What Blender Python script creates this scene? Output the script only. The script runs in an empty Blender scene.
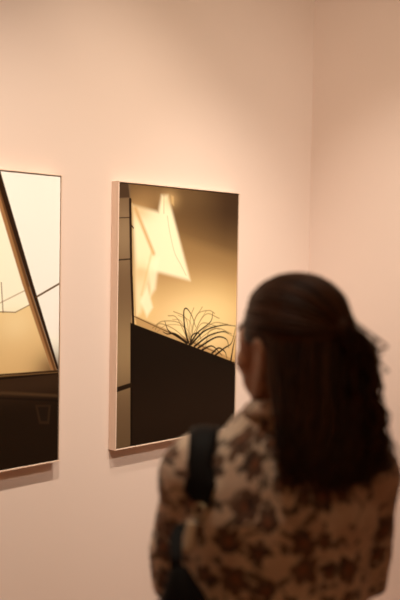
import bpy, bmesh, math, random
import numpy as np
from mathutils import Vector, Matrix, noise
from mathutils.bvhtree import BVHTree

random.seed(7)
rng = np.random.default_rng(7)
SC = bpy.context.scene
COL = SC.collection
PI = math.pi

# ---------------------------------------------------------------- camera
CAM = Vector((-3.0095, -2.2774, 1.6635))
yaw, pit, rol = .8009, -.0446, .017
F = Vector((math.sin(yaw) * math.cos(pit), math.cos(yaw) * math.cos(pit), math.sin(pit)))
R0 = Vector((math.cos(yaw), -math.sin(yaw), 0))
U0 = R0.cross(F)
R = R0 * math.cos(rol) + U0 * math.sin(rol)
U = U0 * math.cos(rol) - R0 * math.sin(rol)
cd = bpy.data.cameras.new('camera')
cam = bpy.data.objects.new('camera', cd)
COL.objects.link(cam)
cam.matrix_world = Matrix(((R.x, U.x, -F.x, CAM.x), (R.y, U.y, -F.y, CAM.y), (R.z, U.z, -F.z, CAM.z), (0, 0, 0, 1)))
cd.sensor_fit = 'VERTICAL'
cd.sensor_height = 36
cd.lens = 36 * 880 / 600
cd.clip_start = .05
cd.dof.use_dof = True
cd.dof.focus_distance = 2.95
cd.dof.aperture_fstop = 2.3
SC.camera = cam

# ---------------------------------------------------------------- exposure, world, lights
vs = SC.view_settings
vs.view_transform = 'Standard'
vs.look = 'None'
vs.gamma = 1
vs.use_curve_mapping = False
vs.exposure = 0.0
w = bpy.data.worlds.new('world')
SC.world = w
w.use_nodes = True
w.node_tree.nodes['Background'].inputs[0].default_value = (1, .72, .5, 1)
w.node_tree.nodes['Background'].inputs[1].default_value = 0.0
SC.cycles.use_denoising = True
SC.cycles.max_bounces = 10
SC.cycles.diffuse_bounces = 6


LK = 1.02


WARM = (1, .80, .56)                  # warmer tint for the added fill spots


def spot(name, loc, aim, power, angle, blend=1.0, col=(1, .87, .71), rad=.03):
    l = bpy.data.lights.new(name, 'SPOT')
    l.energy = power
    l.color = col
    l.spot_size = math.radians(angle)
    l.spot_blend = blend
    l.shadow_soft_size = rad
    o = bpy.data.objects.new(name, l)
    COL.objects.link(o)
    o.location = loc
    o.rotation_euler = (Vector(aim) - Vector(loc)).to_track_quat('-Z', 'Y').to_euler()
    return o


for x, p in ((-2.2, 150), (-1.35, 130)):                                # steep spots on the near track
    spot('track_spot', (x, -1.30, 3.42), (x + .15, 0, .70), p * LK * 1.1, 70, 1.0, (1, .835, .64))
for x, az, p in ((-.3, 1.6, 50), (-.8, .7, 86)):                          # flatter spots on the second track
    spot('far_track_spot', (x, -2.45, 3.42), (x + .05, 0, az), p * LK, 46)
for x, az, p in ((-1.6, 2.2, 30), (-2.4, 2.2, 24)):                       # wide fill spots, added unseen to brighten the upper wall
    spot('wall_fill', (x, -2.45, 3.30), (x * .5, 0, az), p * LK * 1.06, 70, 1.0, WARM)
spot('corner_spot', (-1.30, -.95, 3.42), (0, -.4, .60), 130 * LK, 56)
spot('corner_fill', (-2.60, -2.20, 3.30), (0, 0, 2.3), 120 * LK * 1.06, 50, 1.0, WARM)  # unseen fill added to brighten the top of the corner
spot('corner_fill', (-2.60, -2.20, 3.30), (0, 0, 1.7), 60 * LK * 1.06, 40, 1.0, WARM)  # second added corner fill, narrower and aimed lower
# soft unseen fill added behind the viewer, lifts the visitor's back
al = bpy.data.lights.new('back_fill_light', 'AREA')
al.energy = 18
al.color = (1, .58, .28)
al.size = 1.6
ao = bpy.data.objects.new('back_fill_light', al)
COL.objects.link(ao)
ao.location = (-4.6, -4.2, 3.5)


# ---------------------------------------------------------------- material helpers
def mat(name, col, rough=.6, spec=.5, sheen=0):
    m = bpy.data.materials.new(name)
    m.use_nodes = True
    b = m.node_tree.nodes['Principled BSDF']
    b.inputs['Base Color'].default_value = (*col, 1)
    b.inputs['Roughness'].default_value = rough
    b.inputs['Specular IOR Level'].default_value = spec
    if sheen:
        b.inputs['Sheen Weight'].default_value = sheen
    return m


class NT:
    def __init__(s, m):
        s.t = m.node_tree
        s.b = s.t.nodes['Principled BSDF']

    def n(s, kind, **kw):
        nd = s.t.nodes.new(kind)
        for k, v in kw.items():
            setattr(nd, k, v)
        return nd

    def link(s, a, b):
        s.t.links.new(a, b)

    def put(s, inp, v):
        if hasattr(v, 'node'):
            s.link(v, inp)
        else:
            inp.default_value = v

    def math(s, op, a, b=0.0, c=0.0):
        nd = s.n('ShaderNodeMath', operation=op)
        for i, v in enumerate((a, b, c)):
            s.put(nd.inputs[i], v)
        return nd.outputs[0]

    def mix(s, f, a, b):
        nd = s.n('ShaderNodeMix', data_type='RGBA')
        s.put(nd.inputs[0], f)
        s.put(nd.inputs[6], a if hasattr(a, 'node') else (*a, 1))
        s.put(nd.inputs[7], b if hasattr(b, 'node') else (*b, 1))
        return nd.outputs[2]

    def smooth(s, x, lo, hi, a=0.0, b=1.0):
        nd = s.n('ShaderNodeMapRange', interpolation_type='SMOOTHSTEP')
        s.put(nd.inputs[0], x)
        for i, v in enumerate((lo, hi, a, b)):
            s.put(nd.inputs[1 + i], v)
        return nd.outputs[0]


def plaster(name, col):
    m = mat(name, col, .85, .2)
    t = NT(m)
    tc = t.n('ShaderNodeTexCoord')
    nz = t.n('ShaderNodeTexNoise')
    nz.inputs['Scale'].default_value = 260
    nz.inputs['Detail'].default_value = 3
    t.link(tc.outputs['Object'], nz.inputs['Vector'])
    n2 = t.n('ShaderNodeTexNoise')
    n2.inputs['Scale'].default_value = 1.2
    t.link(tc.outputs['Object'], n2.inputs['Vector'])
    t.link(t.mix(n2.outputs[0], [c * .975 for c in col], [min(1, c * 1.025) for c in col]), t.b.inputs['Base Color'])
    bp = t.n('ShaderNodeBump')
    bp.inputs['Strength'].default_value = .06
    bp.inputs['Distance'].default_value = .001
    t.link(nz.outputs[0], bp.inputs['Height'])
    t.link(bp.outputs[0], t.b.inputs['Normal'])
    return m


M_WALL = plaster('painted_plaster', (.77, .64, .59))
M_WALL2 = plaster('painted_plaster_pink', (.76, .63, .585))
M_CEIL = plaster('ceiling_paint', (.6, .45, .34))
M_FLOOR = mat('oak_boards', (.30, .18, .10), .45)
t = NT(M_FLOOR)
tc = t.n('ShaderNodeTexCoord')
br = t.n('ShaderNodeTexBrick')
br.inputs['Scale'].default_value = 1.0
br.inputs['Brick Width'].default_value = 1.4
br.inputs['Row Height'].default_value = .14
br.inputs['Mortar Size'].default_value = .002
br.inputs['Color1'].default_value = (.40, .21, .095, 1)
br.inputs['Color2'].default_value = (.32, .165, .075, 1)
br.inputs['Mortar'].default_value = (.06, .035, .02, 1)
t.link(tc.outputs['Object'], br.inputs['Vector'])
t.link(br.outputs['Color'], t.b.inputs['Base Color'])
M_FRAME = mat('pale_wood_frame', (.78, .60, .50), .55)
t = NT(M_FRAME)
tc = t.n('ShaderNodeTexCoord')
wv = t.n('ShaderNodeTexNoise')
wv.inputs['Scale'].default_value = 18
mp = t.n('ShaderNodeMapping')
mp.inputs['Scale'].default_value = (8, 8, .6)
t.link(tc.outputs['Object'], mp.inputs[0])
t.link(mp.outputs[0], wv.inputs['Vector'])
t.link(t.mix(wv.outputs[0], (.74, .56, .46), (.82, .64, .54)), t.b.inputs['Base Color'])
M_BACK = mat('dark_backing', (.05, .03, .02), .8)
M_SKIN = mat('skin', (.46, .21, .11), .5)
M_SKIN.node_tree.nodes['Principled BSDF'].inputs['Subsurface Weight'].default_value = .08
M_EYE = mat('eye_white', (.75, .7, .65), .2)
M_IRIS = mat('eye_iris', (.06, .035, .02), .15)
M_TROUSER = mat('dark_trousers', (.03, .028, .03), .85)
M_SHOE = mat('black_leather_shoe', (.02, .018, .018), .4)
M_BAG = mat('black_leather', (.007, .006, .006), .65, .15)
M_METAL = mat('brass_metal', (.55, .42, .26), .35)
M_METAL.node_tree.nodes['Principled BSDF'].inputs['Metallic'].default_value = 1
M_TAB = mat('cream_leather_tab', (.82, .70, .52), .5)


# ---------------------------------------------------------------- mesh helpers
def link(name, bm, m, parent=None, smooth=True):
    me = bpy.data.meshes.new(name)
    bmesh.ops.recalc_face_normals(bm, faces=bm.faces)
    bm.to_mesh(me)
    bm.free()
    if smooth:
        for p in me.polygons:
            p.use_smooth = True
    me.materials.append(m)
    o = bpy.data.objects.new(name, me)
    COL.objects.link(o)
    if parent:
        o.parent = parent
    return o


def box(bm, lo, hi):
    vs_ = [bm.verts.new((x, y, z)) for x in (lo[0], hi[0]) for y in (lo[1], hi[1]) for z in (lo[2], hi[2])]
    for f in ((0, 1, 3, 2), (4, 6, 7, 5), (0, 4, 5, 1), (2, 3, 7, 6), (0, 2, 6, 4), (1, 5, 7, 3)):
        bm.faces.new([vs_[i] for i in f])


def catmull(pts, n):
    """n points on a Catmull-Rom curve through pts (rows may carry radii too)"""
    P = np.array(pts, float)
    P = np.vstack([2 * P[0] - P[1], P, 2 * P[-1] - P[-2]])
    k = len(P) - 3
    out = []
    for s in np.linspace(0, k - 1e-6, n):
        i = int(s)
        u = s - i
        a, b, c, d = P[i:i + 4]
        out.append(.5 * (2 * b + (c - a) * u + (2 * a - 5 * b + 4 * c - d) * u * u + (3 * b - a - 3 * c + d) * u ** 3))
    return np.array(out)


def tube(bm, pts, segs=14, n=None, ref=(0, 1, .05), caps=True):
    """pts rows: x, y, z, ra[, rb]: elliptical sections; rb lies along ref"""
    pts = [tuple(p) if len(p) == 5 else (*p, p[3]) for p in pts]
    P = catmull(pts, n or len(pts) * 4) if len(pts) > 2 or n else np.array(pts)
    rings = []
    for i, p in enumerate(P):
        a = P[max(0, i - 1)][:3]
        b = P[min(len(P) - 1, i + 1)][:3]
        d = Vector(b - a).normalized()
        rb_ = Vector(ref)
        rb_ = (rb_ - d * rb_.dot(d)).normalized()
        ra_ = d.cross(rb_)
        c = Vector(p[:3])
        rings.append([bm.verts.new(c + ra_ * (max(p[3], 1e-4) * math.cos(q)) + rb_ * (max(p[4], 1e-4) * math.sin(q)))
                      for q in [2 * PI * j / segs for j in range(segs)]])
    for r0, r1 in zip(rings, rings[1:]):
        for j in range(segs):
            bm.faces.new((r0[j], r0[(j + 1) % segs], r1[(j + 1) % segs], r1[j]))
    if caps:
        bm.faces.new(rings[0][::-1])
        bm.faces.new(rings[-1])


def ell(bm, c, r, mtx=None, seg=20):
    mm = Matrix.Translation(Vector(c)) @ (mtx if mtx else Matrix()) @ Matrix.Diagonal((*r, 1))
    bmesh.ops.create_uvsphere(bm, u_segments=seg, v_segments=seg // 2 + 2, radius=1, matrix=mm)


def fuse(name, bm, voxel, smooth_it, m, parent):
    """one continuous surface out of overlapping closed shapes"""
    me = bpy.data.meshes.new('tmp')
    bm.to_mesh(me)
    bm.free()
    o = bpy.data.objects.new('tmp', me)
    COL.objects.link(o)
    r = o.modifiers.new('r', 'REMESH')
    r.mode = 'VOXEL'
    r.voxel_size = voxel
    s = o.modifiers.new('s', 'SMOOTH')
    s.factor = .5
    s.iterations = smooth_it
    dg = bpy.context.evaluated_depsgraph_get()
    dg.update()
    nm = bpy.data.meshes.new_from_object(o.evaluated_get(dg))
    nm.name = name
    bpy.data.objects.remove(o)
    for p in nm.polygons:
        p.use_smooth = True
    nm.materials.clear()
    nm.materials.append(m)
    n = bpy.data.objects.new(name, nm)
    COL.objects.link(n)
    if parent:
        n.parent = parent
    return n


def tag(o, label, cat, group=None):
    o['label'] = label
    o['category'] = cat
    if group:
        o['group'] = group
    return o


# ---------------------------------------------------------------- the room
def slab(name, lo, hi, m):
    bm = bmesh.new()
    box(bm, lo, hi)
    o = link(name, bm, m, None, False)
    o['kind'] = 'structure'
    return o


slab('wall_left', (-7, 0, 0), (.12, .12, 3.6), M_WALL)
slab('wall_right', (0, -6.5, 0), (.12, 0, 3.6), M_WALL2)
slab('wall_back', (-7, -6.62, 0), (.12, -6.5, 3.6), M_WALL)
slab('wall_far_left', (-7.12, -6.62, 0), (-7, .12, 3.6), M_WALL)
slab('floor', (-7.12, -6.62, -.1), (.12, .12, 0), M_FLOOR)
slab('ceiling', (-7.12, -6.62, 3.6), (.12, .12, 3.7), M_CEIL)

# ---------------------------------------------------------------- the two framed photographs
PW, PH, PD = .607, .905, .036
XR = -.4875
ZB = 1.0195


def lin(c):
    c = np.array(c, float) / 255
    return np.where(c <= .04045, c / 12.92, ((c + .055) / 1.055) ** 2.4)


class Print:
    """ink of a photographic print, worked out on a fine grid (millimetres, y down)"""

    def __init__(s, wmm, hmm, step=1.8):
        s.nx, s.ny = int(wmm / step) + 1, int(hmm / step) + 1
        s.X, s.Y = np.meshgrid(np.linspace(0, wmm, s.nx), np.linspace(0, hmm, s.ny))
        s.C = np.zeros((s.ny, s.nx, 3))

    def over(s, alpha, col):
        col = np.array(col, float)
        s.C += (col - s.C) * np.clip(alpha, 0, 1)[..., None]

    def seg(s, a, b):
        ax, ay = a
        dx, dy = b[0] - ax, b[1] - ay
        t_ = np.clip(((s.X - ax) * dx + (s.Y - ay) * dy) / (dx * dx + dy * dy + 1e-9), 0, 1)
        return np.hypot(s.X - ax - t_ * dx, s.Y - ay - t_ * dy), t_

    def poly(s, pts, col, soft=1.5, alpha=1):
        d = np.full(s.X.shape, 1e9)
        ins = np.zeros(s.X.shape, bool)
        for a, b in zip(pts, pts[1:] + pts[:1]):
            d = np.minimum(d, s.seg(a, b)[0])
            (ax, ay), (bx, by) = a, b
            if ay != by:
                ins ^= ((ay > s.Y) != (by > s.Y)) & (s.X < (bx - ax) * (s.Y - ay) / (by - ay) + ax)
        sd = np.where(ins, -d, d)
        u = np.clip(.5 - sd / (2 * soft), 0, 1)
        s.over(u * u * (3 - 2 * u) * alpha, col)

    def line(s, pts, wd, col, soft=1.2, alpha=1, curve=True, taper=False):
        P = [tuple(p) for p in (catmull(pts, 28) if curve and len(pts) > 2 else pts)]
        n = len(P) - 1
        best = np.zeros(s.X.shape)
        for i, (a, b) in enumerate(zip(P, P[1:])):
            d, t_ = s.seg(a, b)
            wl = wd * (1 - .75 * (i + t_) / n) if taper else wd
            best = np.maximum(best, np.clip((wl / 2 + soft - d) / (2 * soft), 0, 1))
        s.over(best * alpha, col)

    def glow(s, c, r, col, alpha=1):
        s.over(alpha * np.exp(-(((s.X - c[0]) / r[0]) ** 2 + ((s.Y - c[1]) / r[1]) ** 2)), col)

    def build(s, name, x0, x1, z0, z1, y, parent, m):
        me = bpy.data.meshes.new(name)
        gx = np.linspace(x0, x1, s.nx)
        gz = np.linspace(z1, z0, s.ny)
        A, B = np.meshgrid(gx, gz)
        N = A.size
        V = np.stack([A.ravel(), np.full(N, y), B.ravel()], 1)
        idx = np.arange(N).reshape(s.ny, s.nx)
        Q = np.stack([idx[:-1, :-1], idx[1:, :-1], idx[1:, 1:], idx[:-1, 1:]], -1).reshape(-1, 4)
        # the panel behind the sheet
        bk = [(x0, y + .012, z1), (x0, y + .012, z0), (x1, y + .012, z0), (x1, y + .012, z1)]
        V = np.vstack([V, bk])
        c = [idx[0, 0], idx[-1, 0], idx[-1, -1], idx[0, -1]]
        fs = [tuple(q) for q in Q.tolist()]
        fs += [(N + 3, N + 2, N + 1, N)]
        rims = [idx[:, 0].tolist(), idx[-1, :].tolist(), idx[::-1, -1].tolist(), idx[0, ::-1].tolist()]
        for k, rim in enumerate(rims):
            fs.append(tuple(rim[::-1]) + (N + k, N + (k + 1) % 4))
        me.from_pydata(V.tolist(), [], fs)
        at = me.color_attributes.new('ink', 'FLOAT_COLOR', 'POINT')
        rgba = np.ones((N + 4, 4))
        rgba[:N, :3] = np.clip(s.C.reshape(-1, 3), .002, .97)
        rgba[N:, :3] = .05
        at.data.foreach_set('color', rgba.ravel())
        me.materials.append(m)
        o = bpy.data.objects.new(name, me)
        COL.objects.link(o)
        o.parent = parent
        return o


M_PRINT = mat('photographic_paper', (.5, .5, .5), .5, .04)
t = NT(M_PRINT)
at_ = t.n('ShaderNodeAttribute', attribute_name='ink')
t.link(at_.outputs['Color'], t.b.inputs['Base Color'])

EP = np.array([1.0, .87, .69])       # light on the prints: turns colours as seen into ink


def ink(r, g, b):
    return lin((r, g, b)) / EP


def art_beam():
    s = Print(590, 893)
    s.over(np.ones(s.X.shape), ink(255, 243, 214))
    s.poly([(-50, -50), (275, -190), (455, 333), (560, 620), (-50, 620)], ink(255, 238, 200), 5)
    s.poly([(-428, 412), (380, 416), (425, 420), (486, 396), (567, 613), (-428, 620)], ink(236, 198, 136), 2)
    s.over(np.clip((s.Y - 400) / 220, 0, 1) * (s.Y > 405) * (s.X < 340 + .36 * s.Y) * .55, ink(205, 155, 92))
    s.glow((430, 455), (60, 50), ink(248, 218, 160), .45)
    s.glow((575, 607), (75, 60), ink(90, 58, 30), .85)
    s.glow((330, 540), (22, 90), ink(205, 155, 95), .3)
    s.line([(247, 438), (379, 389), (471, 351)], 3, ink(140, 100, 55), curve=False, alpha=.8)
    s.line([(-50, 423), (380, 417), (429, 420), (486, 396)], 3.2, ink(95, 62, 32), curve=False, alpha=.85)
    s.line([(379, 330), (386, 419)], 3.5, ink(100, 66, 36), curve=False, alpha=.8)
    s.poly([(264, -188), (275, -190), (472, 333), (578, 608), (562, 606), (452, 333)], ink(160, 112, 66), 2.5)
    s.poly([(277, -191), (287, -191), (478, 333), (584, 608), (572, 608), (465, 333)], ink(104, 66, 35), 2.5)
    s.poly([(279, -193), (304, -193), (492, 333), (592, 604), (583, 606), (477, 333)], ink(46, 27, 13), 1.8)
    s.line([(478, 345), (583, 608)], 2.5, ink(176, 128, 78), curve=False, alpha=.6)
    s.line([(504, 375), (598, 331)], 6, ink(92, 62, 34), curve=False)
    s.poly([(-428, 597), (602, 611), (606, 990), (-431, 990)], ink(34, 21, 11), 2)
    s.over(np.exp(-((s.Y - 640) / 45) ** 2) * (s.Y > 620) * .9, ink(58, 38, 22))
    s.line([(-60, 597), (602, 610)], 5, ink(62, 38, 18), curve=False)
    s.line([(-60, 602), (602, 615)], 2, ink(150, 108, 62), alpha=.7, curve=False)
    s.line([(-60, 630), (247, 648), (381, 660), (595, 690)], 9, ink(78, 54, 32), soft=3, alpha=.8)
    s.line([(-60, 646), (247, 664), (381, 676), (595, 706)], 5, ink(22, 13, 7), soft=3, alpha=.8)
    s.poly([(504, 710), (562, 716), (556, 775), (519, 770)], ink(54, 35, 20), 4, .9)  # faint rectangular reflection, put into the ink colour
    s.poly([(512, 716), (554, 720), (549, 766), (525, 762)], ink(32, 20, 11), 4, .9)
    return s


def art_grass():
    s = Print(590, 893)
    yy = np.clip(s.Y / 560, 0, 1)
    xx = np.clip(s.X / 590, 0, 1)
    base = ink(90, 62, 35) + (ink(206, 156, 92) - ink(90, 62, 35)) * np.clip((yy - .02) / .75, 0, 1)[..., None] ** 1.5
    s.C[:] = base
    # darker towards the upper right of the pictured wall
    s.over(np.clip((xx - .38) / .5, 0, 1) * np.clip(1.06 - (s.Y - 60 * xx) / 270, 0, 1) * .9, ink(60, 39, 23))
    s.glow((330, 20), (130, 60), ink(120, 90, 54), .4)
    s.glow((120, 40), (110, 50), ink(150, 112, 68), .75)
    hz = 140 + (s.X - 240) * .21
    s.over(np.clip((s.Y - hz) / 45, 0, 1) * np.clip((s.X - 225) / 60, 0, 1) * np.clip(1 - (s.Y - hz) / 200, 0, 1) * .3, ink(180, 138, 82))
    s.glow((350, 495), (230, 130), ink(250, 214, 148), .95)
    s.glow((470, 470), (150, 95), ink(240, 206, 136), .7)
    s.glow((110, 430), (60, 90), ink(236, 198, 128), .6)
    # sunlight pictured on the wall
    sun = ink(255, 235, 186)
    s.poly([(60, 72), (178, 88), (192, 30), (222, 28), (235, 63), (339, 327), (200, 300), (85, 282)], sun, 11, .9)
    s.poly([(56, 74), (170, 230), (104, 435), (83, 450)], ink(250, 226, 172), 14, .75)
    s.poly([(128, 262), (183, 248), (169, 355), (146, 380)], sun, 13, .8)
    s.poly([(131, 345), (158, 420), (131, 452), (100, 398)], sun, 9, .85)
    s.poly([(238, 26), (250, 30), (252, 62), (240, 54)], ink(214, 172, 108), 5, .7)
    s.glow((80, 88), (70, 34), ink(206, 160, 98), .6)
    s.glow((232, 40), (40, 30), ink(214, 170, 108), .5)
    s.glow((100, 300), (40, 34), ink(222, 178, 112), .5)
    s.line([(72, 82), (158, 232)], 13, ink(206, 158, 96), soft=6, curve=False, alpha=.9)
    s.line([(150, 225), (105, 375)], 8, ink(226, 184, 118), soft=5, curve=False, alpha=.6)
    s.line([(203, 26), (204, 92)], 2.5, ink(160, 116, 66), curve=False, alpha=.7)
    s.line([(221, 100), (232, 150), (258, 226), (290, 270), (318, 309)], 2.4, ink(186, 146, 90), soft=2, alpha=.7)
    # column at the left
    s.poly([(-10, -10), (48, -10), (62, 472), (70, 920), (-10, 920)], ink(112, 84, 56), 1.5)
    s.over((s.X < 48 + s.Y * .026) * np.exp(-((s.Y - 170) / 100) ** 2) * .75, ink(152, 122, 86))
    s.over((s.X < 48 + s.Y * .026) * np.exp(-((s.Y - 560) / 130) ** 2) * .75, ink(158, 126, 84))
    s.over((s.X < 48 + s.Y * .026) * np.clip((s.Y - 690) / 200, 0, 1) * .45, ink(84, 62, 38))
    s.poly([(-10, -10), (38, -8), (46, 47), (-10, 52)], ink(74, 52, 34), 3)
    s.line([(-3, 117), (52, 113)], 3.5, ink(60, 40, 24), curve=False)
    s.line([(-1, 257), (56, 253)], 4.5, ink(48, 31, 18), curve=False)
    s.line([(48, 53), (58, 300), (71, 500), (76, 900)], 11, ink(44, 28, 15), curve=False)
    s.line([(57, 66), (66, 300), (80, 460)], 6, ink(196, 156, 100), alpha=.7, curve=False)
    s.line([(56, 140), (64, 148)], 5, ink(58, 38, 20), curve=False)
    # ledge, parapet and the plant growing out of it
    s.poly([(80, 447), (84, 478), (500, 625), (600, 655), (600, 640), (480, 590)], ink(176, 130, 76), 3, .75)
    s.line([(74, 449), (200, 497), (330, 545), (480, 596)], 4, ink(98, 66, 36), curve=False, alpha=.85)
    dark, fine = ink(38, 25, 12), ink(128, 96, 50)
    for p in THIN:
        s.line(p, 3.2, fine, soft=1.6, alpha=.8)
    for p in THIN[::2]:
        q = [(x + 22, y + 14) for x, y in p]
        s.line(q, 2.6, fine, soft=1.6, alpha=.65)
    for p in PLANT:
        s.line(p, 8.5, dark, soft=1.4, taper=True)
    s.poly([(56, 469), (600, 647), (611, 1064), (65, 976)], ink(27, 17, 9), 1.6)
    s.over((s.X > 72) * (s.Y > 500 + .33 * (s.X - 72)) * np.exp(-((s.Y - 820) / 150) ** 2) * .7, ink(40, 25, 14))
    s.poly([(-3, 685), (68, 674), (68, 690), (-3, 702)], ink(38, 24, 12), 1.5)
    return s


PLANT = [[(335, 553), (316, 501), (309, 441), (323, 428), (350, 455), (371, 497)], [(340, 560), (385, 517), (449, 481), (461, 445)], [(349, 560), (421, 513), (516, 497), (589, 503)], [(367, 568), (441, 533), (517, 521), (550, 530)], [(386, 575), (479, 541), (537, 551), (552, 585)], [(331, 553), (277, 527), (234, 504), (216, 470)], [(327, 555), (268, 518), (229, 516), (208, 507)], [(461, 599), (495, 582), (529, 597), (543, 623)], [(480, 607), (528, 584), (567, 566), (588, 511)], [(565, 635), (577, 580), (590, 538)], [(346, 560), (352, 529), (385, 520), (400, 544)], [(408, 583), (461, 573), (515, 611)]]
THIN = [[(340, 541), (294, 482), (207, 470), (158, 492)], [(349, 541), (374, 455), (438, 439), (471, 451)], [(358, 542), (402, 486), (478, 498)], [(341, 541), (343, 464), (360, 427)], [(334, 547), (276, 462), (232, 451)], [(345, 541), (420, 454), (496, 470)], [(367, 555), (478, 508), (566, 532)], [(334, 547), (259, 499), (191, 478), (171, 498)], [(340, 541), (320, 464), (258, 437)], [(358, 548), (458, 488), (545, 495)], [(340, 541), (365, 472), (404, 425)], [(423, 581), (440, 520), (478, 506)]]


def framed(x0, label, art):
    e = bpy.data.objects.new('framed_photograph', None)
    e.empty_display_size = .1
    COL.objects.link(e)
    e.location = (x0, 0, ZB)
    tag(e, label, 'picture', 'framed photographs on the gallery wall')
    rim, gap = .004, .003
    # frame: four mitred bars around a back plate, the print floating inside
    prof_out = [(0, 0), (PW, 0), (PW, PH), (0, PH)]
    bm = bmesh.new()

    def ring(ins, y):
        return [bm.verts.new((x, y, z)) for x, z in ((ins, ins), (PW - ins, ins), (PW - ins, PH - ins), (ins, PH - ins))]
    r = [ring(0, -.0005), ring(0, -PD + .0006), ring(.0006, -PD), ring(rim - .0005, -PD), ring(rim, -PD + .0005), ring(rim, -.012)]
    for a, b in zip(r, r[1:]):
        for k in range(4):
            bm.faces.new((a[k], a[(k + 1) % 4], b[(k + 1) % 4], b[k]))
    bm.faces.new(r[0])
    bm.faces.new(r[-1])
    link('frame', bm, M_FRAME, e, False)
    bm = bmesh.new()
    box(bm, (rim + .0002, -.0135, rim + .0002), (PW - rim - .0002, -.0121, PH - rim - .0002))
    link('backing_board', bm, M_BACK, e, False)
    g = rim + gap - .001
    art().build('print', g, PW - g, g, PH - g, -PD + .0035, e, M_PRINT)
    return e


framed(XR - PW, 'thin pale framed photograph of a plant over a dark sloping parapet, nearer the corner', art_grass)
framed(XR - PW - .2305 - PW, 'thin pale framed photograph with a slanting beam across bright panes, cut by the left edge', art_beam)

# ---------------------------------------------------------------- the visitor
VX, VY = -1.889, -1.373
person = None
TY = math.radians(10)       # turn of the shoulders
HY = math.radians(37)       # turn of the head
HC = Vector((.020, .012, 1.545))


def T(x, y, z):
    c, s_ = math.cos(TY), math.sin(TY)
    return (x * c - y * s_, x * s_ + y * c, z)


def Hd(x, y, z):
    c, s_ = math.cos(HY), math.sin(HY)
    return (HC.x + x * c - y * s_, HC.y + x * s_ + y * c, HC.z + z)


def tt(rows):
    return [(*T(*r[:3]), *r[3:]) for r in rows]


def hh(rows):
    return [(*Hd(*r[:3]), *r[3:]) for r in rows]


LS, LE, LW = (-.134, .0, 1.322), (-.137, .100, 1.105), (-.035, .275, 1.085)
RS, RE, RW = (.152, .0, 1.322), (.170, .100, 1.095), (.050, .285, 1.095)
HEADROT = Matrix.Rotation(HY, 4, 'Z')


def hand(bm, wrist, direc, palm_n, thumb_side):
    d = Vector(direc).normalized()
    n = Vector(palm_n)
    n = (n - d * n.dot(d)).normalized()
    s_ = d.cross(n) * thumb_side
    W = Vector(wrist)
    mm = Matrix((s_, d, n)).transposed().to_4x4()
    ell(bm, W + d * .05, (.038, .052, .014), mm)
    ell(bm, W + d * .03 + s_ * .02 + n * .006, (.018, .03, .015), mm)
    for k, (off, ln) in enumerate(((.028, .070), (.009, .078), (-.010, .072), (-.028, .056))):
        b = W + d * .085 + s_ * off
        p1 = b + d * ln * .42 + n * .006
        p2 = p1 + d * ln * .26 + n * ln * .22
        p3 = p2 + d * ln * .06 + n * ln * .26
        tube(bm, [(*(b - d * .03), .009), (*b, .0092), (*p1, .0082), (*p2, .0076), (*p3, .0055)], 10, 14, ref=tuple(s_))
    b = W + d * .025 + s_ * .028
    tube(bm, [(*(b - s_ * .012), .012), (*(b + d * .022 + s_ * .016 + n * .004), .0105), (*(b + d * .048 + s_ * .022 + n * .014), .0095),
              (*(b + d * .066 + s_ * .016 + n * .022), .006)], 10, 14, ref=tuple(n))


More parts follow.
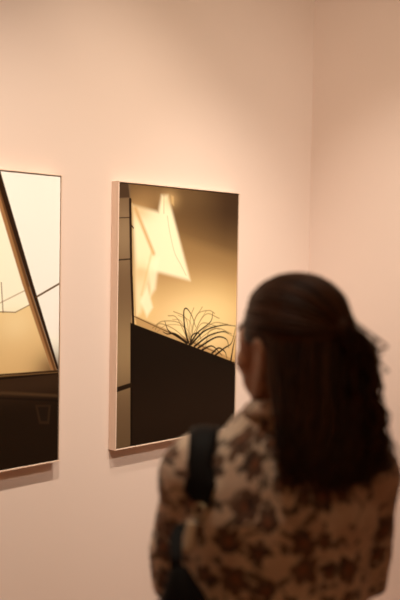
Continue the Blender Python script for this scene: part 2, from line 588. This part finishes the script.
def build_body():
    bm = bmesh.new()
    # torso
    tube(bm, tt([(0, 0, .80, .150, .105), (0, -.01, .90, .162, .115), (0, 0, .98, .140, .098), (0, .005, 1.08, .122, .092),
                 (0, .01, 1.18, .136, .102), (0, .0, 1.27, .148, .100), (0, -.005, 1.322, .140, .075), (0, .0, 1.362, .085, .058),
                 (.004, .008, 1.40, .056, .054)]), 28, 44, ref=T(0, 1, 0))
    for x in (-.055, .055):
        ell(bm, T(x, .085, 1.235), (.055, .045, .058))
    # neck
    tube(bm, [(*T(.004, -.004, 1.34), .062, .058), (.018, .004, 1.40, .053, .053), (.026, .006, 1.45, .051, .053), (.029, .004, 1.50, .052, .055)], 22, 16)
    # head
    ell(bm, Hd(0, -.010, .012), (.0735, .094, .080), HEADROT, 32)
    ell(bm, Hd(0, .018, -.045), (.063, .070, .080), HEADROT, 28)
    for sx in (-1, 1):
        ell(bm, Hd(sx * .044, .036, -.014), (.026, .034, .036), HEADROT)
        ell(bm, Hd(sx * .036, .032, -.076), (.027, .036, .032), HEADROT)
    ell(bm, Hd(0, .052, -.106), (.026, .026, .022), HEADROT)
    for sx in (-1, 1):
        tube(bm, hh([(sx * .060, -.004, -.045, .014), (sx * .053, .006, -.080, .016), (sx * .032, .038, -.108, .016), (sx * .008, .06, -.114, .014)]), 12, 14)
        ell(bm, Hd(sx * .038, .048, -.046), (.031, .031, .031), HEADROT)
        tube(bm, hh([(sx * .054, .058, -.004, .009), (sx * .03, .078, .002, .010), (sx * .006, .085, -.003, .008)]), 10, 10)
        # ear: rim, lobe and hollow
        er = HEADROT @ Matrix.Rotation(sx * .35, 4, 'Z') @ Matrix.Rotation(-.18, 4, 'X')
        ell(bm, Hd(sx * .073, -.012, -.038), (.010, .019, .031), er)
        tube(bm, hh([(sx * .072, .002, -.033, .005), (sx * .080, -.002, -.011, .0055), (sx * .086, -.018, -.007, .0055), (sx * .088, -.030, -.027, .0055),
                     (sx * .080, -.022, -.055, .006), (sx * .074, -.006, -.067, .0065)]), 10, 24)
    tube(bm, hh([(0, .084, -.008, .008), (0, .096, -.030, .0095), (0, .106, -.048, .012), (0, .094, -.060, .009)]), 12, 14, ref=(0, 0, 1))
    for sx in (-1, 1):
        ell(bm, Hd(sx * .012, .092, -.054), (.009, .012, .008), HEADROT)
    ell(bm, Hd(0, .082, -.079), (.023, .012, .006), HEADROT)
    ell(bm, Hd(0, .080, -.089), (.020, .012, .007), HEADROT)
    # arms and hands
    for S_, E_, W_ in ((LS, LE, LW), (RS, RE, RW)):
        S_, E_, W_ = Vector(S_), Vector(E_), Vector(W_)
        tube(bm, tt([(*(S_ + Vector((-S_.x * .35, 0, .005))), .052), (*S_, .050), (*(S_ * .5 + E_ * .5), .043), (*E_, .036)]), 16, 20)
        tube(bm, tt([(*(E_ + Vector((0, -.012, .012))), .037), (*(E_ * .7 + W_ * .3), .038), (*(E_ * .3 + W_ * .7), .030), (*W_, .024, .021), (*(W_ + (W_ - E_).normalized() * .03), .024, .018)]), 16, 20)
    hand(bm, T(*LW), T(.9, .35, -.12), T(0, -1, .2), 1)
    hand(bm, T(RW[0], RW[1] + .022, RW[2]), T(-.9, .22, -.1), T(0, -1, .2), -1)
    # legs and feet
    for sx in (-1, 1):
        tube(bm, tt([(sx * .072, 0, .86, .078, .095), (sx * .084, .0, .74, .078, .088), (sx * .09, .008, .60, .068, .072), (sx * .088, .01, .48, .054, .058),
                     (sx * .088, -.005, .36, .052, .056), (sx * .088, -.01, .24, .042, .044), (sx * .088, -.01, .12, .034, .036), (sx * .088, -.01, .06, .036, .042)]), 18, 40)
        tube(bm, tt([(sx * .088, -.05, .045, .028, .03), (sx * .09, .02, .05, .034, .036), (sx * .094, .09, .035, .038, .022), (sx * .096, .15, .026, .030, .014)]), 14, 20, ref=(0, 0, 1))
    return fuse('person', bm, .0045, 6, M_SKIN, None)


person = build_body()
person.location = (VX, VY, 0)
person.rotation_euler = (0, 0, -yaw)
tag(person, 'dark haired person in a floral shirt seen from behind, facing the framed photographs', 'person')

# eyes
for sx in (-1, 1):
    bm = bmesh.new()
    ell(bm, Hd(sx * .031, .0655, -.020), (.0118, .0118, .0118), None, 20)
    o = link('eye', bm, M_EYE, person)
    o.data.materials.append(M_IRIS)
    fwd = Vector(Hd(0, 1, 0)) - HC
    cc = Vector(Hd(sx * .031, .0655, -.020))
    for p in o.data.polygons:
        if (p.center - cc).normalized().dot(fwd.normalized()) > .88:
            p.material_index = 1
    bm = bmesh.new()
    tube(bm, hh([(sx * .052, .072, .004, .002), (sx * .034, .086, .010, .0035), (sx * .014, .092, .005, .0028)]), 8, 10)
    M_HAIR0 = bpy.data.materials.get('eyebrow_hair') or mat('eyebrow_hair', (.03, .018, .01), .7)
    link('eyebrow', bm, M_HAIR0, person)


# ---- floral cloth
def floral():
    m = mat('floral_cotton', (.6, .5, .4), .85, .2, .15)
    t = NT(m)
    at = t.n('ShaderNodeAttribute', attribute_name='cloth')
    nz = t.n('ShaderNodeTexNoise')
    nz.inputs['Scale'].default_value = 28
    nz.inputs['Detail'].default_value = 2
    t.link(at.outputs['Vector'], nz.inputs['Vector'])
    wp = t.n('ShaderNodeVectorMath', operation='SUBTRACT')
    t.link(nz.outputs['Color'], wp.inputs[0])
    wp.inputs[1].default_value = (.5, .5, .5)
    sc_ = t.n('ShaderNodeVectorMath', operation='SCALE')
    t.link(wp.outputs[0], sc_.inputs[0])
    sc_.inputs['Scale'].default_value = .022
    ad = t.n('ShaderNodeVectorMath', operation='ADD')
    t.link(at.outputs['Vector'], ad.inputs[0])
    t.link(sc_.outputs[0], ad.inputs[1])
    P = ad.outputs[0]

    def layer(cell, off, petals, rad, amp, squash=1.0, rnd=.8):
        """flowers scattered over cells: mask, distance from the heart, random"""
        o = t.n('ShaderNodeVectorMath', operation='ADD')
        t.link(P, o.inputs[0])
        o.inputs[1].default_value = off
        v = t.n('ShaderNodeTexVoronoi', voronoi_dimensions='2D')
        v.inputs['Scale'].default_value = 1 / cell
        v.inputs['Randomness'].default_value = rnd
        t.link(o.outputs[0], v.inputs['Vector'])
        sp = t.n('ShaderNodeVectorMath', operation='SCALE')     # local vector in cell units
        t.link(o.outputs[0], sp.inputs[0])
        sp.inputs['Scale'].default_value = 1 / cell
        vp = t.n('ShaderNodeVectorMath', operation='SCALE')
        t.link(v.outputs['Position'], vp.inputs[0])
        vp.inputs['Scale'].default_value = 1 / cell
        df = t.n('ShaderNodeVectorMath', operation='SUBTRACT')
        t.link(sp.outputs[0], df.inputs[0])
        t.link(vp.outputs[0], df.inputs[1])
        s3 = t.n('ShaderNodeSeparateXYZ')
        t.link(df.outputs[0], s3.inputs[0])
        cr = t.n('ShaderNodeSeparateColor')
        t.link(v.outputs['Color'], cr.inputs[0])
        x, y = s3.outputs[0], s3.outputs[1]
        a0 = t.math('MULTIPLY', cr.outputs[0], 6.283)
        ca, sa = t.math('COSINE', a0), t.math('SINE', a0)
        xr = t.math('ADD', t.math('MULTIPLY', x, ca), t.math('MULTIPLY', y, sa))
        yr = t.math('SUBTRACT', t.math('MULTIPLY', y, ca), t.math('MULTIPLY', x, sa))
        yr = t.math('MULTIPLY', yr, squash)
        r = t.math('SQRT', t.math('ADD', t.math('MULTIPLY', xr, xr), t.math('MULTIPLY', yr, yr)))
        th = t.math('ARCTAN2', yr, xr)
        r = t.math('DIVIDE', r, t.math('ADD', .55, t.math('MULTIPLY', cr.outputs[2], .6)))
        edge = t.math('ADD', rad * (1 - amp), t.math('MULTIPLY', t.math('ABSOLUTE', t.math('COSINE', t.math('MULTIPLY', th, petals / 2))), rad * amp))
        q = t.math('DIVIDE', r, edge)
        return t.smooth(q, .85, 1.1, 1, 0), q, cr, th
    base = t.mix(t.smooth(nz.outputs[0], .4, .7), CL_A, CL_B)
    # pale rose washes
    k, q, cr, th = layer(.10, (.31, .12, 0), 5, .42, .3)
    c = t.mix(t.math('MULTIPLY', k, .35), base, CL_C)
    # leaves
    k, q, cr, th = layer(.052, (.72, .41, 0), 2, .50, .5, 2.8, .9)
    on = t.math('GREATER_THAN', cr.outputs[1], .4)
    c = t.mix(t.math('MULTIPLY', t.math('MULTIPLY', k, on), .85), c, CL_D)
    # curling stems: contour lines of a soft noise
    sn = t.n('ShaderNodeTexNoise')
    sn.inputs['Scale'].default_value = 17
    sn.inputs['Detail'].default_value = 1
    t.link(at.outputs['Vector'], sn.inputs['Vector'])
    ln = t.smooth(t.math('ABSOLUTE', t.math('SUBTRACT', sn.outputs[0], .5)), .006, .022, 1, 0)
    brk = t.smooth(nz.outputs[0], .42, .52)
    c = t.mix(t.math('MULTIPLY', t.math('MULTIPLY', ln, brk), .8), c, CL_D)
    # large flowers: dark petals, drawn veins, rust hearts
    k, q, cr, th = layer(.053, (.42, .33, 0), 5, .50, .38, 1.0, .85)
    on = t.math('GREATER_THAN', cr.outputs[1], .22)
    pet = t.mix(cr.outputs[2], CL_E, CL_F)
    vein = t.smooth(t.math('ABSOLUTE', t.math('SINE', t.math('MULTIPLY', th, 5))), .0, .5)
    pet = t.mix(t.math('MULTIPLY', vein, .5), pet, CL_G)
    pet = t.mix(t.smooth(q, .18, .4, 1, 0), pet, CL_H)
    c = t.mix(t.math('MULTIPLY', t.math('MULTIPLY', k, on), .92), c, pet)
    # small sprigs
    k, q, cr, th = layer(.030, (.55, .23, 0), 4, .40, .6, 1.5, .9)
    on = t.math('GREATER_THAN', cr.outputs[1], .35)
    c = t.mix(t.math('MULTIPLY', t.math('MULTIPLY', k, on), .8), c, CL_E)
    t.link(c, t.b.inputs['Base Color'])
    return m


CL_A, CL_B = (.72, .57, .44), (.80, .66, .53)
CL_C, CL_D = (.50, .29, .20), (.12, .085, .055)
CL_E, CL_F, CL_G, CL_H = (.045, .032, .026), (.085, .042, .026), (.19, .095, .055), (.28, .10, .045)
M_SHIRT = floral()


def cloth_coords(me, arms):
    """flat cloth coordinates (metres) wrapped round the trunk and round each sleeve"""
    at = me.attributes.new('cloth', 'FLOAT_VECTOR', 'POINT')
    out = []
    for v in me.vertices:
        p = v.co
        best = None
        for k, (a, b) in enumerate(arms):
            ab = b - a
            u = max(0, min(1, (p - a).dot(ab) / ab.length_squared))
            d = (p - a - ab * u).length
            if d < .068 and (u > .12) and (best is None or d < best[0]):
                best = (d, k, u, a, ab)
        if best:
            d, k, u, a, ab = best
            z = ab.normalized()
            x = Vector((-1 if k < 2 else 1, 0, 0))
            x = (x - z * x.dot(z)).normalized()
            y = z.cross(x)
            q = p - a
            out += [3 + k + math.atan2(q.dot(y), q.dot(x)) * .06, 2 + u * ab.length, 0]
        else:
            out += [math.atan2(p.x, -p.y) * .14 + 1, p.z, 0]
    at.data.foreach_set('vector', out)


def ruffle(me, amp, fr, seed):
    off = Vector((seed, seed * 1.7, 0))
    for v in me.vertices:
        n = v.normal
        k = noise.noise(Vector((v.co.x * fr, v.co.y * fr, v.co.z * fr * .55)) + off) + .5 * noise.noise(v.co * fr * 2.3 + off)
        v.co += n * (k * amp)


def build_shirt():
    bm = bmesh.new()
    tube(bm, tt([(0, 0, .775, .182, .135), (0, 0, .86, .180, .136), (0, 0, .96, .170, .128), (0, .004, 1.08, .160, .124),
                 (0, .006, 1.18, .166, .126), (0, .0, 1.27, .172, .122), (0, -.004, 1.315, .168, .102), (0, -.002, 1.350, .132, .082),
                 (.003, .003, 1.384, .086, .068), (.008, .004, 1.408, .066, .062)]), 36, 56, ref=T(0, 1, 0))
    for x in (-.06, .06):
        ell(bm, T(x, .085, 1.225), (.062, .055, .07))
    for S_, E_, W_ in ((LS, LE, LW), (RS, RE, RW)):
        S_, E_, W_ = Vector(S_), Vector(E_), Vector(W_)
        sx = 1 if S_.x > 0 else -1
        tube(bm, tt([(*(S_ + Vector((-S_.x * .5, 0, .012))), .050), (*(S_ + Vector((sx * -.006, 0, 0))), .062), (*(S_ * .72 + E_ * .28), .060),
                     (*(S_ * .35 + E_ * .65 + Vector((sx * .004, 0, 0))), .060), (*(E_ + Vector((sx * .002, -.012, -.004))), .055)]), 20, 26)
        tube(bm, tt([(*(E_ + Vector((0, -.02, .012))), .052), (*(E_ * .72 + W_ * .28), .053), (*(E_ * .35 + W_ * .65), .044), (*(E_ * .1 + W_ * .9), .037)]), 18, 20)
    o = fuse('shirt', bm, .006, 5, M_SHIRT, person)
    ruffle(o.data, .006, 11, 3)
    arms = [(Vector(T(*a)), Vector(T(*b))) for a, b in ((LS, LE), (LE, LW), (RS, RE), (RE, RW))]
    cloth_coords(o.data, arms)
    return o


shirt = build_shirt()


def band(name, rings, thick, m, parent, segs=40):
    """open band of cloth with thickness: rings of (cx, cy, z, rx, ry, tilt)"""
    bm = bmesh.new()
    allr = []
    for dr in (0, thick):
        for (cx, cy, z, rx, ry, tilt) in (rings if dr else rings[::-1]):
            allr.append([bm.verts.new((cx + (rx + dr) * math.cos(a), cy + (ry + dr) * math.sin(a), z + tilt * math.sin(a)))
                         for a in [2 * PI * j / segs for j in range(segs)]])
    allr.append(allr[0])
    for r0, r1 in zip(allr, allr[1:]):
        for j in range(segs):
            bm.faces.new((r0[j], r0[(j + 1) % segs], r1[(j + 1) % segs], r1[j]))
    return link(name, bm, m, parent)


collar = band('collar', [(.010, .004, 1.392, .072, .067, -.006), (.016, .006, 1.415, .066, .062, -.01), (.020, .006, 1.434, .062, .059, -.012),
                         (.018, .006, 1.430, .067, .064, -.012), (.014, .004, 1.408, .077, .073, -.008)], .003, M_SHIRT, shirt)
cloth_coords(collar.data, [])

# trousers and shoes
bm = bmesh.new()
tube(bm, tt([(0, -.005, .80, .150, .112), (0, -.005, .86, .154, .114), (0, 0, .96, .146, .106), (0, 0, .99, .148, .108)]), 28, 16, ref=T(0, 1, 0))
for sx in (-1, 1):
    tube(bm, tt([(sx * .074, 0, .84, .080, .105), (sx * .086, .0, .70, .086, .100), (sx * .092, .008, .58, .082, .088), (sx * .092, .008, .46, .074, .080),
                 (sx * .092, .0, .30, .070, .076), (sx * .092, -.002, .12, .066, .076), (sx * .092, 0, .075, .066, .078)]), 20, 40)
fuse('trousers', bm, .007, 5, M_TROUSER, person)
for sx in (-1, 1):
    bm = bmesh.new()
    tube(bm, tt([(sx * .09, -.085, .040, .020, .026), (sx * .09, -.065, .048, .038, .044), (sx * .09, -.005, .055, .044, .052), (sx * .094, .06, .042, .047, .040),
                 (sx * .098, .13, .030, .046, .028), (sx * .100, .175, .022, .026, .018)]), 18, 28, ref=(0, 0, 1))
    sh = link('shoe', bm, M_SHOE, person)
    bm = bmesh.new()
    top, bot = [], []
    for j in range(28):
        a = 2 * PI * j / 28
        x = sx * .094 + (.047 if math.sin(a) > 0 else .042) * math.cos(a) * (1 - .12 * abs(math.sin(a)))
        y = .045 + .138 * math.sin(a)
        top.append(bm.verts.new(T(x, y, .022)))
        bot.append(bm.verts.new(T(x, y, .0005)))
    for j in range(28):
        bm.faces.new((bot[j], bot[(j + 1) % 28], top[(j + 1) % 28], top[j]))
    bm.faces.new(top)
    bm.faces.new(bot[::-1])
    link('sole', bm, M_SHOE, sh, False)

# ---- hair, half tied up
M_HAIR = mat('dark_brown_hair', (.03, .016, .009), .5, .3)
t = NT(M_HAIR)
at_ = t.n('ShaderNodeAttribute', attribute_name='strand')
sp_ = t.n('ShaderNodeSeparateXYZ')
t.link(at_.outputs['Vector'], sp_.inputs[0])
t.link(t.mix(sp_.outputs[0], (.012, .005, .0025), (.11, .042, .014)), t.b.inputs['Base Color'])

SK = Vector((.0735, .094, .080))


def on_skull(d, k):
    """head-local point on the skull in direction d, k times out"""
    d = Vector(d).normalized()
    q = 1 / math.sqrt((d.x / SK.x) ** 2 + (d.y / SK.y) ** 2 + (d.z / SK.z) ** 2)
    return d * q * k + Vector((0, -.010, .012))


KNOT = Vector((.004, -.108, .012))
bmh = bmesh.new()
shade = []


def strand(pts, r, n=14, tone=None, tip=.25):
    P = catmull(pts, n)
    rows = [(*p, max(.0006, r * (1 - (1 - tip) * (i / (n - 1)) ** 3) * (.5 if i == 0 else 1))) for i, p in enumerate(P)]
    k0 = len(bmh.verts)
    tube(bmh, rows, 5, n, ref=(.31, .77, .55))
    shade.extend([random.random() if tone is None else tone] * (len(bmh.verts) - k0))


def solid(rows, seg=20, n=None, ref=(0, 1, .05)):
    k0 = len(bmh.verts)
    tube(bmh, rows, seg, n, ref)
    shade.extend([.25] * (len(bmh.verts) - k0))


# scalp-hugging cap under the strands
k0 = len(bmh.verts)
capm = Matrix.Translation(Vector(Hd(0, -.010, .012))) @ HEADROT @ Matrix.Diagonal((SK.x * 1.035, SK.y * 1.035, SK.z * 1.05, 1))
res_ = bmesh.ops.create_uvsphere(bmh, u_segments=40, v_segments=28, radius=1, matrix=capm)
inv_ = HEADROT.inverted()
dead = []
for v in res_['verts']:
    q = inv_ @ (v.co - HC)
    line_ = .048 - max(0, .075 - q.y) * .62         # hairline drops from brow to behind the ear
    if q.z < max(-.075, line_):
        dead.append(v)
bmesh.ops.delete(bmh, geom=dead, context='VERTS')
bmh.verts.ensure_lookup_table()
shade.extend([.3] * (len(bmh.verts) - k0))
# strands drawn back from the hairline to the knot
NB = 620
for i in range(NB):
    a = math.radians(random.uniform(-118, 118))
    aa = abs(a)
    el = .58 - .38 * (aa / 1.9) - .50 * max(0, (aa - .6)) / 1.1
    el += random.uniform(-.03, .16)
    d0 = Vector((math.sin(a) * math.cos(el), math.cos(a) * math.cos(el), math.sin(el)))
    d1 = (KNOT - Vector((0, -.010, .012))).normalized()
    lift = random.uniform(1.035, 1.085)
    pts = []
    om = math.acos(max(-1, min(1, d0.dot(d1))))
    for u in (0, .12, .3, .5, .7, .86, 1):
        d = (d0 * math.sin((1 - u) * om) + d1 * math.sin(u * om)) / math.sin(om)
        sag = 1 + .035 * math.sin(PI * u) * (1 if a * 0 == 0 else 0)
        k = lift * sag if u > 0 else 1.02
        p = on_skull(d, k)
        pts.append(Hd(p.x, p.y, p.z))
    strand(pts, random.uniform(.0018, .0032), 14, tone=min(1, max(0, random.gauss(.5, .28))), tip=.7)  # paler than the falling hair: light on the cap put into the tone
# crown strands: from the parting zone over the top
for i in range(260):
    a = math.radians(random.uniform(-75, 75))
    el = random.uniform(.75, 1.35)
    d0 = Vector((math.sin(a) * math.cos(el), math.cos(a) * math.cos(el), math.sin(el)))
    d1 = (KNOT - Vector((0, -.010, .012))).normalized()
    om = math.acos(max(-1, min(1, d0.dot(d1))))
    lift = random.uniform(1.06, 1.115)
    pts = []
    for u in (0, .2, .4, .6, .8, 1):
        d = (d0 * math.sin((1 - u) * om) + d1 * math.sin(u * om)) / math.sin(om)
        p = on_skull(d, 1.04 + (lift - 1.04) * min(1, u * 3) + .02 * math.sin(PI * u))
        pts.append(Hd(p.x, p.y, p.z))
    strand(pts, random.uniform(.002, .0034), 12, tone=min(1, max(0, random.gauss(.6, .28))), tip=.7)  # palest tones: top light on the crown put into the hair colour
# knot
kn = Vector(Hd(*KNOT))
k0 = len(bmh.verts)
ell(bmh, kn + Vector((.004, -.002, .002)), (.017, .017, .020), HEADROT, 16)
shade.extend([.6] * (len(bmh.verts) - k0))
# body of the falling hair
solid([(*Hd(0, -.045, -.03), .060, .055), (.056, -.045, 1.46, .064, .048), (.068, -.085, 1.41, .070, .036), (.074, -.112, 1.375, .066, .024), (.074, -.122, 1.352, .050, .014)], 26, 24)


def wav(pts, amp, ph, fr):
    out = []
    for i, p in enumerate(pts):
        k = amp * i / len(pts)
        out.append((p[0] + k * math.sin(fr * i + ph), p[1] + k * .6 * math.cos(fr * i * 1.1 + ph), p[2] + k * .3 * math.sin(ph + 2.1 * i)))
    return out


# hair falling from the lower skull
for i in range(1150):
    u = random.random()
    az = math.radians(-78 + 183 * u)                   # around the back, left ear to right ear
    el = random.uniform(-.55, .05)
    d = Vector((math.sin(az) * math.cos(el), -math.cos(az) * math.cos(el), math.sin(el)))
    p0 = on_skull(d, 1.04)
    s0 = Vector(Hd(p0.x, p0.y, p0.z))
    xe = .000 + .142 * u + random.gauss(0, .007)
    ye = -.122 - .030 * random.random() + .03 * abs(u - .5)
    ze = 1.362 + random.gauss(0, .012) + .045 * max(0, .25 - u) * 4 * random.random() + .02 * max(0, u - .8) * 5
    m1 = s0 * .55 + Vector((xe, ye, ze)) * .45 + Vector((.008 * (u - .5), .0, .012))
    m1.y = min(m1.y, -.055 - .02 * random.random())
    m2 = s0 * .22 + Vector((xe, ye, ze)) * .78
    m2.y = min(m2.y, -.105 - .02 * random.random())
    cx = random.uniform(-.018, .018)
    pts = wav([tuple(s0), tuple(s0 * .8 + m1 * .2 + Vector((0, -.004, 0))), tuple(m1), tuple(m2), (xe, ye, ze), (xe + cx, ye - .008, ze - .018 + abs(cx) * .6)], .010, random.random() * 6.3, 1.7)
    strand(pts, random.uniform(.0016, .0032), 16, tone=max(0, random.gauss(.3, .25)), tip=.2)
# the tied lock, loosely waved over the right shoulder
for i in range(420):
    g = random.gauss
    w_ = random.random()
    pts = [tuple(kn), (kn.x + .025 + g(0, .005), kn.y - .018, kn.z - .014),
           (.119 + g(0, .009), -.092 + g(0, .01), 1.520 + g(0, .006)), (.124 + g(0, .010), -.095 + g(0, .012), 1.475 + g(0, .008)),
           (.126 + g(0, .012), -.104 + g(0, .014), 1.432), (.130 + g(0, .013), -.116 + g(0, .014), 1.395), (.118 + g(0, .018), -.130 + g(0, .012), 1.362 + g(0, .012))]
    strand(wav(pts, .010, random.random() * 6.3, 1.5), random.uniform(.0016, .0030), 18, tone=max(0, random.gauss(.42, .28)), tip=.2)
# loose curls standing off the right side
for i in range(150):
    g = random.gauss
    z0 = random.choice((1.535, 1.525, 1.515, 1.46, 1.42, 1.39))
    c = Vector((.126 + g(0, .006), -.095 + g(0, .012), z0 + g(0, .01)))
    a0 = random.random() * 6.3
    rr = random.uniform(.008, .016)
    pts = [(c.x - .03, c.y, c.z + .03)] + [(c.x + rr * math.cos(a0 + .9 * k) * (1 - .1 * k), c.y + rr * math.sin(a0 + .9 * k) * .8, c.z - .006 * k) for k in range(5)]
    strand(pts, random.uniform(.0012, .002), 16, tone=random.random() * .6, tip=.2)
# soft temples swept back over the tops of the ears
for sx in (-1, 1):
    for i in range(210):
        az = math.radians(random.uniform(40, 92))
        el = random.uniform(-.16, .46) - .22 * max(0, az - .9)
        d0 = Vector((sx * math.sin(az) * math.cos(el), math.cos(az) * math.cos(el), math.sin(el)))
        d1 = (KNOT - Vector((0, -.010, .012))).normalized()
        om = math.acos(max(-1, min(1, d0.dot(d1))))
        lift = random.uniform(1.07, 1.15)
        pts = []
        for u in (0, .1, .25, .45, .65, .85, 1):
            d = (d0 * math.sin((1 - u) * om) + d1 * math.sin(u * om)) / math.sin(om)
            d.z -= .10 * math.sin(PI * u)
            p = on_skull(d, 1.02 + (lift - 1.02) * min(1, u * 5))
            pts.append(Hd(p.x, p.y, p.z))
        strand(pts, random.uniform(.0016, .0030), 14, tone=min(1, max(0, random.gauss(.5, .28))), tip=.7)
hair = link('hair', bmh, M_HAIR, person)
a_ = hair.data.attributes.new('strand', 'FLOAT_VECTOR', 'POINT')
nv = len(hair.data.vertices)
shade = (shade + [.3] * nv)[:nv]
a_.data.foreach_set('vector', [c for s_ in shade for c in (min(1, s_), 0, 0)])

# ---------------------------------------------------------------- shoulder bag
bag = bpy.data.objects.new('shoulder_bag', None)
bag.empty_display_size = .1
COL.objects.link(bag)
bag.location = (VX, VY, 0)
bag.rotation_euler = (0, 0, -yaw)
tag(bag, 'black leather shoulder bag hanging by a wide strap from the left shoulder', 'bag')
bvh = BVHTree.FromPolygons([v.co.copy() for v in shirt.data.vertices], [tuple(p.vertices) for p in shirt.data.polygons])


def ribbon(name, mid, half, thick, m, parent, lift=.004, hug=True, n=40):
    """strap lying on the shirt: centre line + sideways vector, both edges dropped to the cloth"""
    C_ = catmull(mid, n)
    bm = bmesh.new()
    rows = []
    for p in C_:
        c = Vector(p[:3])
        s_ = Vector(p[3:6]).normalized()
        row = []
        for k in (-1, -.5, 0, .5, 1):
            q = c + s_ * (half * k)
            if hug:
                loc, nor, _, dist = bvh.find_nearest(q)
                a, b = loc + nor * lift, loc + nor * (lift + thick)
            else:
                nor = Vector(p[6:9]).normalized()
                a, b = q, q + nor * thick
            row.append((a, b))
        rows.append([bm.verts.new(x[0]) for x in row] + [bm.verts.new(x[1]) for x in row[::-1]])
    for r0, r1 in zip(rows, rows[1:]):
        for j in range(10):
            bm.faces.new((r0[j], r0[(j + 1) % 10], r1[(j + 1) % 10], r1[j]))
    bm.faces.new(rows[0][::-1])
    bm.faces.new(rows[-1])
    return link(name, bm, m, parent)


# wide pad over the shoulder: chest, shoulder top, down the back
strap = ribbon('strap', [(-.120, .12, 1.25, 1, 0, 0), (-.118, .10, 1.31, 1, 0, 0), (-.117, .05, 1.37, 1, .05, 0), (-.117, .0, 1.39, 1, .05, 0),
                         (-.124, -.06, 1.375, 1, 0, -.2), (-.135, -.13, 1.345, 1, 0, -.2), (-.146, -.14, 1.318, 1, 0, -.25), (-.152, -.14, 1.296, 1, 0, -.3)],
               .022, .004, M_BAG, bag)


def surf(x, y, z, lift):
    loc, nor, _, _ = bvh.find_nearest(Vector((x, y, z)))
    return loc + nor * lift, nor


def ring(name, c, n, r, tr, m, parent):
    bm = bmesh.new()
    q = Vector(n).to_track_quat('Z', 'Y').to_matrix().to_4x4()
    mm = Matrix.Translation(c) @ q
    segs, ts = 24, 8
    vs_ = [[bm.verts.new(mm @ Vector(((r + tr * math.cos(b)) * math.cos(a), (r + tr * math.cos(b)) * math.sin(a), tr * math.sin(b))))
            for b in [2 * PI * k / ts for k in range(ts)]] for a in [2 * PI * j / segs for j in range(segs)]]
    for j in range(segs):
        for k in range(ts):
            bm.faces.new((vs_[j][k], vs_[(j + 1) % segs][k], vs_[(j + 1) % segs][(k + 1) % ts], vs_[j][(k + 1) % ts]))
    return link(name, bm, m, parent)


c, n_ = surf(-.150, -.14, 1.290, .010)
ring('strap_ring', c, n_, .011, .0022, M_METAL, bag)
# narrow strap from ring to bag
ns = catmull([(c.x, c.y, c.z - .012), (-.157, c.y - .008, 1.255), (-.159, -.152, 1.225), (-.158, -.154, 1.200)], 16)
bm = bmesh.new()
rows = []
for p in ns:
    s_ = Vector((1, -.2, 0)).normalized() * .0095
    o_ = Vector((-.2, -1, 0)).normalized() * .004
    q = Vector(p)
    rows.append([bm.verts.new(q - s_), bm.verts.new(q + s_), bm.verts.new(q + s_ + o_), bm.verts.new(q - s_ + o_)])
for r0, r1 in zip(rows, rows[1:]):
    for j in range(4):
        bm.faces.new((r0[j], r0[(j + 1) % 4], r1[(j + 1) % 4], r1[j]))
bm.faces.new(rows[0][::-1])
bm.faces.new(rows[-1])
link('hanging_strap', bm, M_BAG, bag, False)
# pale tab beside the strap
bm = bmesh.new()
tc_ = [(-.137, c.y - .022, 1.272), (-.140, c.y - .024, 1.250), (-.144, c.y - .026, 1.228)]
tube(bm, [(*p, .0080, .0026) for p in tc_], 10, 10, ref=(0, 1, .02))
tab = link('strap_tab', bm, M_TAB, bag)
tab['label'] = 'pale strap tab'
# bag body: soft pouch under the arm, gathered at the top
bm = bmesh.new()
tube(bm, [(-.158, -.154, 1.212, .013, .014), (-.153, -.160, 1.185, .026, .024), (-.152, -.166, 1.15, .042, .030), (-.175, -.165, 1.10, .045, .050),
          (-.212, -.14, 1.04, .042, .085), (-.236, -.10, .97, .042, .120), (-.242, -.09, .88, .045, .130), (-.240, -.09, .83, .030, .110)], 28, 40)
pouch = fuse('pouch', bm, .006, 3, M_BAG, bag)
ruffle(pouch.data, .004, 14, 9)
eb = BVHTree.FromPolygons([v.co.copy() for v in pouch.data.vertices], [tuple(p.vertices) for p in pouch.data.polygons])
loc, nor, _, _ = eb.find_nearest(Vector((-.157, -.3, 1.178)))
ring('eyelet', loc + nor * .002, nor, .009, .0028, M_METAL, bag)
